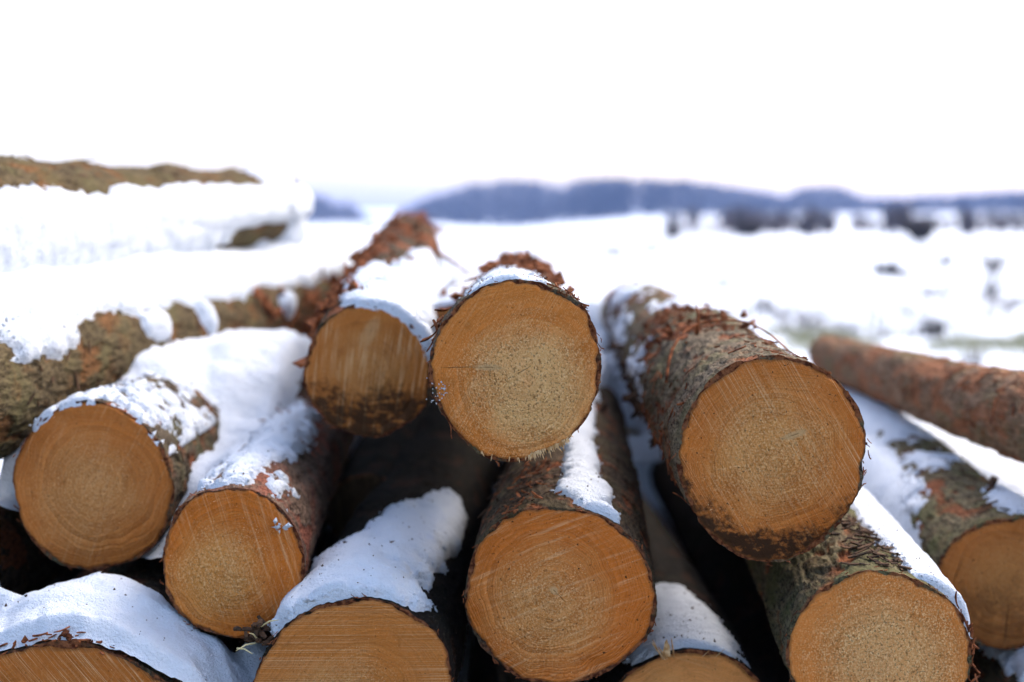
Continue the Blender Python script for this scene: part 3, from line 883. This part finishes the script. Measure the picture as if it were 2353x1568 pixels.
# shelf between olive log and the highest log
_l = np.array(LOGS['L'].M.translation), np.array(LOGS['L'].M.to_3x3())[:, 1]
XL = lambda Y: _l[0][0] + _l[1][0] * (Y - _l[0][1]) / _l[1][1]
fold = lambda X, Y: .022 * np.clip(np.sin((X * 5.5 - Y * 3.4) * 2.3 + 2 * fbm(P3(X * 2, Y * 1.2, X * 0), 2)), -.3, 1) ** 2
sheet('folded snow shelf between the olive log and the highest log', (-1.45, -.52), (2.15, 5.1), ['L'],
      lambda X, Y: -.155 + (.10 - .06 * sstep(3.4, 4.2, Y)) * sstep(-.0, -.16, X - XL(Y)) - .25 * sstep(0, .1, X - XL(Y)),
      lambda X, Y: .018 + fold(X, Y) * sstep(.02, -.06, X - XL(Y)) - .10 * sstep(-.02, .05, X - XL(Y)), k=.03, crumbs=False,
      keep=lambda X, Y, Z: X < XL(Y) + .055)
# blanket over the bottom-left log
sheet('speckled snow blanket on the large log in the bottom left corner', (-1.05, -.33), (1.935, 2.24), ['J'],
      lambda X, Y: -.68 + .12 * sstep(-.70, -.84, X + .06 * fbm(P3(X * 12, Y * 12, X * 0), 3)) + .02 * fbm(P3(X * 20, Y * 20, X * 0), 3),
      lambda X, Y: .018 - .03 * sstep(1.96, 1.935, Y) + .022 * sstep(1.97, 2.06, Y) - .30 * sstep(2.10, 2.24, Y + .03 * np.sin(X * 23)) * sstep(-.86, -.78, X + .04 * fbm(P3(X * 14, Y * 14, X * 0 + 3), 3)) - .16 * sstep(-.45, -.36, X) * sstep(2.2, 1.9, Y), k=.03, res=.005, detail=1.5)
# bank on the right
sheet('smooth snow bank under the bare reddish log', (.60, 1.6), (2.5, 5.1), [],
      lambda X, Y: -.55 - .03 * sstep(3.2, 2.5, Y) - .30 * sstep(.82, .62, X - .03 * Y + .1) + .0 * X,
      lambda X, Y: .02 * np.sin(X * 6 + Y) - .25 * sstep(4.75, 5.1, Y), k=.02, res=.012)

snow_shell(L_['O'], 'snow on the half hidden log between the two top logs', (10, 170), (.01, 1.7),
           [(90, .4, 50, .6, 1.4), (90, 1.2, 50, .6, 1.)], .02, nz=.5)
_e = np.array(LOGS['E'].M.translation), np.array(LOGS['E'].M.to_3x3())[:, 1]
sheet('snow wedged between the wide orange log and the shaggy log', (.20, .40), (3.4, 4.7), [],
      lambda X, Y: -.40 + .0 * X, lambda X, Y: .05 * fbm(P3(X * 11, Y * 7, X * 0), 3) - .14 * sstep(3.6, 3.42, Y + .08 * np.sin(X * 40)), k=.01, res=.006)
# unseen snow bank added behind the pile to block back light
sheet('unseen snow bank added behind the far ends of the logs', (-1.5, .75), (4.6, 6.5), [],
      lambda X, Y: -1.1 + .80 * sstep(6.3, 5.0, Y) * sstep(4.5, 4.75, Y) * sstep(.75, .5, X), lambda X, Y: 0 * X, k=.02, res=.02, crumbs=False)

# single clots of snow
for (px, py, d, r, lab) in ((645, 1208, 2.045, .011, 'small crumb of snow stuck to the orange cut face of the small log'),
                            (1012, 905, 1.945, .010, 'dusting of snow on the left rim of the topmost pale log')):
    p = at(px, py, d)
    b = MB()
    fine = r < .0105
    for _ in range(34 if fine else 16):
        b.chunk(p + Vector((random.gauss(0, r * (.7 if fine else .55)), random.uniform(-.002, .002), random.gauss(0, r * (.9 if fine else .3)))), random.uniform(.0006, .0018) if fine else random.uniform(.002, .0048))
    o = b.build('snow_crumb', SNOW, None, True)
    tag(o, lab, 'snow', kind='stuff')

b = MB()
for ed in EDGES:
    for k in RNG.integers(0, len(ed), min(420, len(ed) // 3)):
        b.chunk(Vector(ed[k]) + Vector((random.gauss(0, .002), random.gauss(0, .002), random.uniform(-.0005, .0025))), random.uniform(.0008, .0026) * (1.9 if random.random() < .1 else 1))
tag(b.build('snow_crumbs', SNOW, None, True), 'loose crumbs of snow along the broken edges of the snow patches', 'snow', kind='stuff')

# bark crumbs scattered over the snow
b = MB()
for pts in CRUMBSPOTS:
    near = pts[pts[:, 1] < 3.2]
    if len(near) < 20: continue
    for k in RNG.integers(0, len(near), min(230, 16 + len(near) // 90)):
        b.chunk(Vector(near[k]) + Vector((0, 0, .0005)), random.uniform(.0007, .0019) * (2.4 if random.random() < .06 else 1))
o = b.build('bark_crumbs', DARKSHRED)
tag(o, 'dark bark crumbs sprinkled over the snow on the pile', 'bark crumbs', kind='stuff')

# bigger bark scraps lying on the bottom-left snow
for (px, py, d, n, s, lab) in ((180, 1416, 2.03, 9, .016, 'dark red bark scrap lying in the middle of the bottom left snow blanket'),
                               (150, 1466, 1.94, 9, .016, 'bark scrap at the rim above the large bottom left log'),
                               (600, 1455, 1.99, 26, .024, 'tangle of dark bark bits wedged between the small orange log and the banded log')):
    p = at(px, py, d)
    b = MB()
    for _ in range(n):
        q = p + Vector((random.gauss(0, s * .5), random.gauss(0, s * .4), random.gauss(0, s * .28)))
        dr = Vector((random.gauss(0, 1), random.gauss(0, .6), random.gauss(0, .5))).normalized()
        ln = random.uniform(.4, 1.3) * s
        b.ribbon([q, q + dr * ln * .3 + Vector((0, 0, .001)), q + dr * ln * .6], random.uniform(.005, .010), Vector((0, -.6, 1)), .003)
        b.chunk(q, random.uniform(.002, .005))
    tag(b.build('bark_scrap', SHRED if n < 20 else DARKSHRED), lab, 'bark scrap')
b = MB()
for (x0, y0, x1, y1) in ((588, 1478, 542, 1496), (545, 1490, 580, 1503), (600, 1440, 640, 1425), (592, 1470, 572, 1455)):
    p, q = at(x0, y0, 1.98), at(x1, y1, 1.95)
    b.tube([p, (p + q) / 2 + Vector((0, 0, .003)), q], [.0013, .0012, .0004], 5)
tag(b.build('straw', STRAW), 'few dry straw blades sticking out between two front logs', 'straw')


# ------------------------------------------------------------------ the field
_px = [-3000, 730, 1000, 1150, 1540, 2353, 5000]
_pz = [-4.0, -3.7, -3.7, -4.9, -1.2, -.6, -.6]


def ground_z(X, Y):
    X, Y = np.asarray(X, float), np.asarray(Y, float)
    Ys = np.maximum(Y, 1.)
    px = PX0 + X / Ys * FPX
    zt = np.interp(px, _px, _pz)
    t = sstep(25, 400, Y)
    z = -1.0 + t * (zt + 1.0)
    z = z + np.maximum(Y - 400, 0) * .004
    far = sstep(5.5, 14, Y)
    z = z + far * (.17 * fbm(P3(X * .35, Y * .22, X * 0), 3) + .16 * fbm(P3(X * .09 + 4, Y * .05, X * 0), 2))
    z = z + .012 * fbm(P3(X * 2.5, Y * 2.5, X * 0), 2)
    return z + CAMZ


ys = np.concatenate([np.linspace(-40, 4, 60), 4 * (1500 / 4) ** np.linspace(0, 1, 260)[1:]])
us = np.linspace(-1, 1, 241)
us = np.sign(us) * np.abs(us) ** 1.3
YY, UU = np.meshgrid(ys, us, indexing='ij')
XX = UU * (np.abs(YY) * .75 + 14)
V = P3(XX, YY, ground_z(XX, YY))
o = mesh_obj('snow_ground', V, grid_faces(len(ys), len(us), False), FIELD)
tag(o, kind='structure')


xs_ = np.linspace(-14, 14, 120); yt = np.linspace(-14, 1.75, 80)  # unseen dark ground added to cut light bounced into the gaps
YT, XT = np.meshgrid(yt, xs_, indexing='ij')
edge_ = np.minimum(np.minimum(YT + 14, 1.75 - YT) / .5, (14 - np.abs(XT)) / 1.)
o = mesh_obj('bounce_blocker', P3(XT, YT, ground_z(XT, YT) + .03 * np.clip(edge_ + .6 * fbm(P3(XT, YT, XT * 0), 3), -1, 1)), grid_faces(80, 120, False),
             plain_mat('added_dark_ground', (.06, .045, .03), (.15, .12, .09), 4))
tag(o, kind='structure')


def on_ground(px, py):
    """where the line of sight meets the snow"""
    d = 5.
    while d < 450:
        p = at(px, py, d)
        if p.z <= float(ground_z(p.x, p.y)):
            break
        d *= 1.01
    return Vector((p.x, p.y, float(ground_z(p.x, p.y))))


def shrub(w, h, n, spike=.3):
    b = MB()
    for _ in range(n):
        a = random.uniform(0, 6.283)
        r = w * .25 * math.sqrt(random.random())
        p = Vector((r * math.cos(a), r * math.sin(a), -.05))
        lean = Vector((math.cos(a) * spike, math.sin(a) * spike, 1)) + Vector((random.gauss(0, .15), random.gauss(0, .15), 0))
        hh = h * random.uniform(.55, 1.05)
        q = p + lean * hh * .55
        e = p + lean * hh + Vector((random.gauss(0, .05), random.gauss(0, .05), 0)) * w
        b.tube([p, q, e], [.035 * h, .024 * h, .008 * h], 5)
        for _k in range(5):
            s = p.lerp(e, random.uniform(.3, .9))
            t = s + Vector((random.gauss(0, .22) * w, random.gauss(0, .22) * w, random.uniform(.05, .25) * h))
            b.tube([s, t], [.016 * h, .006 * h], 4)
    return b


# row of bare shrubs on the field edge
kinds = []
for k in range(3):
    o = shrub(.42, 1.05, 44, .13).build('bare_shrub', SHRUB)
    kinds.append(o)
row = [1548, 1590, 1668, 1682, 1716, 1748, 1776, 1790, 1812, 1835, 1862, 1912, 1962, 1975, 2012, 2066, 2100, 2124, 2160, 2210, 2262, 2300, 2342, 2372]
row += [random.uniform(1640, 2380) for _ in range(26)]
dense = {1668, 1682, 1776, 1790, 1835, 1975, 2100, 2124}
for i, px in enumerate(row):
    o = kinds[i] if i < 3 else kinds[i % 3].copy()
    if i >= 3:
        COL.objects.link(o)
    d = 58 + random.uniform(-5, 16)
    x = (px - PX0) / FPX * d
    o.location = (x, d, float(ground_z(x, d)))
    s = random.uniform(.55, 1.2)
    o.scale = (s * (1.6 if px in dense else 1.), s, s)
    o.rotation_euler.z = random.uniform(0, 6)
    tag(o, 'blurred bare dark shrub in the row along the far snow field edge', 'shrub', 'row of bare shrubs on the field edge')

for (px, py, w, h, n, lab) in ((1725, 543, .9, .45, 40, 'low dark thicket at the foot of the shrub row'),
                               (2114, 556, .7, .6, 50, 'dark bush in front of the right part of the shrub row'),
                               (1545, 550, .5, .4, 24, 'small dark bush left of the shrub row'),
                               (2280, 630, .25, .35, 10, 'faint weed clump in the right snow field'),
                               (2172, 615, .25, .25, 9, 'faint weed clump right of the jagged stump'),
                               (1670, 658, .16, .16, 8, 'faint weed clump in the snow behind the shaggy log'),
                               (1410, 590, .5, .25, 10, 'grey weed tuft in the snow right of the topmost log'),
                               (1500, 575, .5, .2, 9, 'grey weed tuft in the middle snow field'),
                               (1200, 612, .30, .22, 14, 'dark tuft in the snow directly above the topmost log'),
                               (1760, 715, .14, .17, 8, 'leaning weed in the snow above the shaggy log'),
                               (2270, 690, .08, .3, 4, 'thin weed stalk at the right edge of the snow field'),
                               (2140, 775, .22, .18, 9, 'dead weed on the grassy strip behind the reddish log')):
    o = shrub(w * 1.2, h * 1.25, n * 2, .35).build('weed' if n < 20 else 'bush', TWIG)
    o.location = on_ground(px, py)
    tag(o, lab, 'weed' if n < 20 else 'bush')

# jagged stump
p = on_ground(2050, 637)
b = MB()
k = p.y / FPX
for (dx, h, r) in ((-34, 40, 10), (-24, 26, 12), (-8, 34, 12), (2, 44, 9), (14, 24, 13), (30, 14, 12), (42, 8, 9)):
    b.tube([Vector((dx * k, random.uniform(-.04, .04), -.04)), Vector((dx * k * 1.03, 0, h * k * .6)), Vector((dx * k * 1.1, 0, h * k))], [r * k, r * k * .8, r * k * .15], 7)
o = b.build('stump', TWIG, None, True)
o.location = p
tag(o, 'dark jagged stump sticking out of the snow field at right', 'stump')

b = MB()
for _ in range(1700):
    px = 2420 - 900 * random.random() ** .8
    d = random.uniform(54, 80)
    if noise3(np.array([px * .021, d * .1, 9.])) < -.12: continue
    x = (px - PX0) / FPX * d
    z = float(ground_z(x, d))
    h = random.uniform(.4, 1.0)
    b.tube([(x, d, z - .05), (x + random.gauss(0, .06), d, z + h)], [.008, .003], 3, cap=False)
o = b.build('tall_grass', plain_mat('dead_stalks', (.09, .07, .08), (.20, .16, .16), 5))
tag(o, 'thin dead stalks standing between the shrubs on the field edge', 'grass', kind='stuff')
b = MB()
for _ in range(1700):
    px = random.uniform(1000, 2420)
    d = 9 * (50 / 9) ** random.random()
    x = (px - PX0) / FPX * d
    if noise3(np.array([x * .5, d * .25, 0.])) < .1: continue
    z = float(ground_z(x, d))
    for _k in range(5):
        h = random.uniform(.04, .16)
        xx = x + random.gauss(0, .05)
        b.tube([(xx, d, z - .02), (xx + random.gauss(0, .04), d + random.gauss(0, .03), z + h)], [.006, .002], 3, cap=False)
o = b.build('stubble', TWIG)
tag(o, 'sparse stubble poking out of the mottled snow field', 'stubble', kind='stuff')

# faint strip of grass through the snow
b = MB()
for _ in range(6500):
    px = random.uniform(1760, 2450)
    d = random.gauss(11.9 - (px - 1760) * .0012, .55)
    if noise3(np.array([px * .006, d * .8, 3.])) < -.15: continue
    x = (px - PX0) / FPX * d
    z = float(ground_z(x, d))
    h = random.uniform(.02, .07)
    b.tube([(x, d, z - .01), (x + random.gauss(0, .02), d, z + h)], [.0035, .001], 3, cap=False)
o = b.build('grass', plain_mat('pale_grass', (.20, .20, .10), (.30, .28, .15), 5))
tag(o, 'pale grass blades poking through the snow behind the reddish log', 'grass', kind='stuff')

# ------------------------------------------------------------------ far wood
TOP = [(560, 470), (700, 447), (745, 452), (775, 468), (800, 462), (830, 488), (850, 500), (880, 506), (905, 500), (930, 478), (975, 458),
       (1010, 444), (1090, 424), (1180, 414), (1250, 416), (1330, 412), (1440, 409), (1600, 417), (1700, 430), (1780, 446), (1800, 452), (1830, 432),
       (1900, 424), (1940, 432), (1965, 446), (2000, 455), (2060, 452), (2200, 446), (2353, 435), (2600, 430), (3000, 440)]
tx, ty = zip(*TOP)
b = MB()
for _ in range(1700):
    px = random.uniform(540, 2750)
    d = random.uniform(400, 450)
    x = (px - PX0) / FPX * d
    z = float(ground_z(x, d))
    top = float(np.interp(px, tx, ty)) + abs(random.gauss(0, 5))
    if 1240 < px < 1320: top += random.uniform(0, 26)
    h = at(px, top, d).z - z
    if h < .8: continue
    wdt = min(4.5, .30 * h + .8)
    b.tube([(x, d, z - .5), (x, d, z + h * .8)], [.16, .06], 4, cap=False)
    for q in range(26):
        u = random.uniform(.12, 1)
        rr_ = wdt * .5 * (1 - .75 * u ** 2)
        a = random.uniform(0, 6.283)
        c = Vector((x + rr_ * math.cos(a) * random.random(), d + rr_ * math.sin(a) * random.random(), z + h * u))
        s = random.uniform(.25, .7) * (.5 + h * .06)
        base = len(b.v)
        for w_ in range(3):
            b.v.append(c + Vector((random.gauss(0, s), random.gauss(0, s), random.gauss(-.2 * s, s))))
        b.f.append((base, base + 1, base + 2))
o = b.build('forest', plain_mat('far_trees', (.018, .018, .022), (.14, .14, .16), .03))
tag(o, 'dark bare wood along the far edge of the snow field', 'forest', kind='stuff')

# ------------------------------------------------------------------ air
hz = NT('winter_haze')
hz.t.nodes.remove(hz.bsdf)
pv = hz.n('ShaderNodeVolumePrincipled', ins={'Color': (.36, .53, 1., 1), 'Density': .00040, 'Anisotropy': 0.})
hz.t.links.new(pv.outputs[0], hz.t.nodes['Material Output'].inputs['Volume'])
X0, X1, Y0, Y1, Z0, Z1 = -1250, 1250, -60, 1560, -9, 24
Vb = [(x, y, z) for x in (X0, X1) for y in (Y0, Y1) for z in (Z0, Z1)]
o = mesh_obj('haze', Vb, [(0, 1, 3, 2), (4, 6, 7, 5), (0, 4, 5, 1), (2, 3, 7, 6), (0, 2, 6, 4), (1, 5, 7, 3)], hz.mat, smooth=False)
tag(o, kind='stuff', label='pale blue winter haze over the far field')

# ------------------------------------------------------------------ light, sky, camera
SUN_EL, SUN_AZ = math.radians(44), math.radians(42)     # azimuth clockwise from +Y
w = bpy.data.worlds.new('World')
sc.world = w
w.use_nodes = True
nt_ = w.node_tree
sky = nt_.nodes.new('ShaderNodeTexSky')
sky.sky_type = 'NISHITA'
sky.sun_disc = False
sky.sun_elevation = SUN_EL
sky.sun_rotation = SUN_AZ
sky.air_density = 1.0
sky.dust_density = 3.6
sky.ozone_density = 1.
bg = nt_.nodes['Background']
nt_.links.new(sky.outputs[0], bg.inputs[0])
bg.inputs[1].default_value = .15
ld = bpy.data.lights.new('sun', 'SUN')
ld.energy = .6
ld.angle = math.radians(25)
ld.color = (1, .96, .91)
lo = bpy.data.objects.new('sun', ld)
COL.objects.link(lo)
dirv = Vector((math.sin(SUN_AZ) * math.cos(SUN_EL), math.cos(SUN_AZ) * math.cos(SUN_EL), math.sin(SUN_EL)))
lo.rotation_euler = dirv.to_track_quat('Z', 'Y').to_euler()

cam = bpy.data.cameras.new('camera')
co = bpy.data.objects.new('camera', cam)
COL.objects.link(co)
co.location = (0, 0, CAMZ)
co.rotation_euler = (math.pi / 2 - PITCH, 0, 0)
cam.sensor_width = 36
cam.lens = 36 * FPX / 2353
cam.clip_start = .05
cam.clip_end = 6000
cam.dof.use_dof = True
cam.dof.focus_distance = 1.97
cam.dof.aperture_fstop = 2.1
sc.camera = co

sc.view_settings.view_transform = 'Standard'
sc.view_settings.look = 'None'
sc.view_settings.gamma = 1
sc.view_settings.exposure = 1.76
sc.cycles.use_denoising = True
sc.cycles.max_bounces = 8
sc.cycles.diffuse_bounces = 6
sc.cycles.volume_bounces = 1
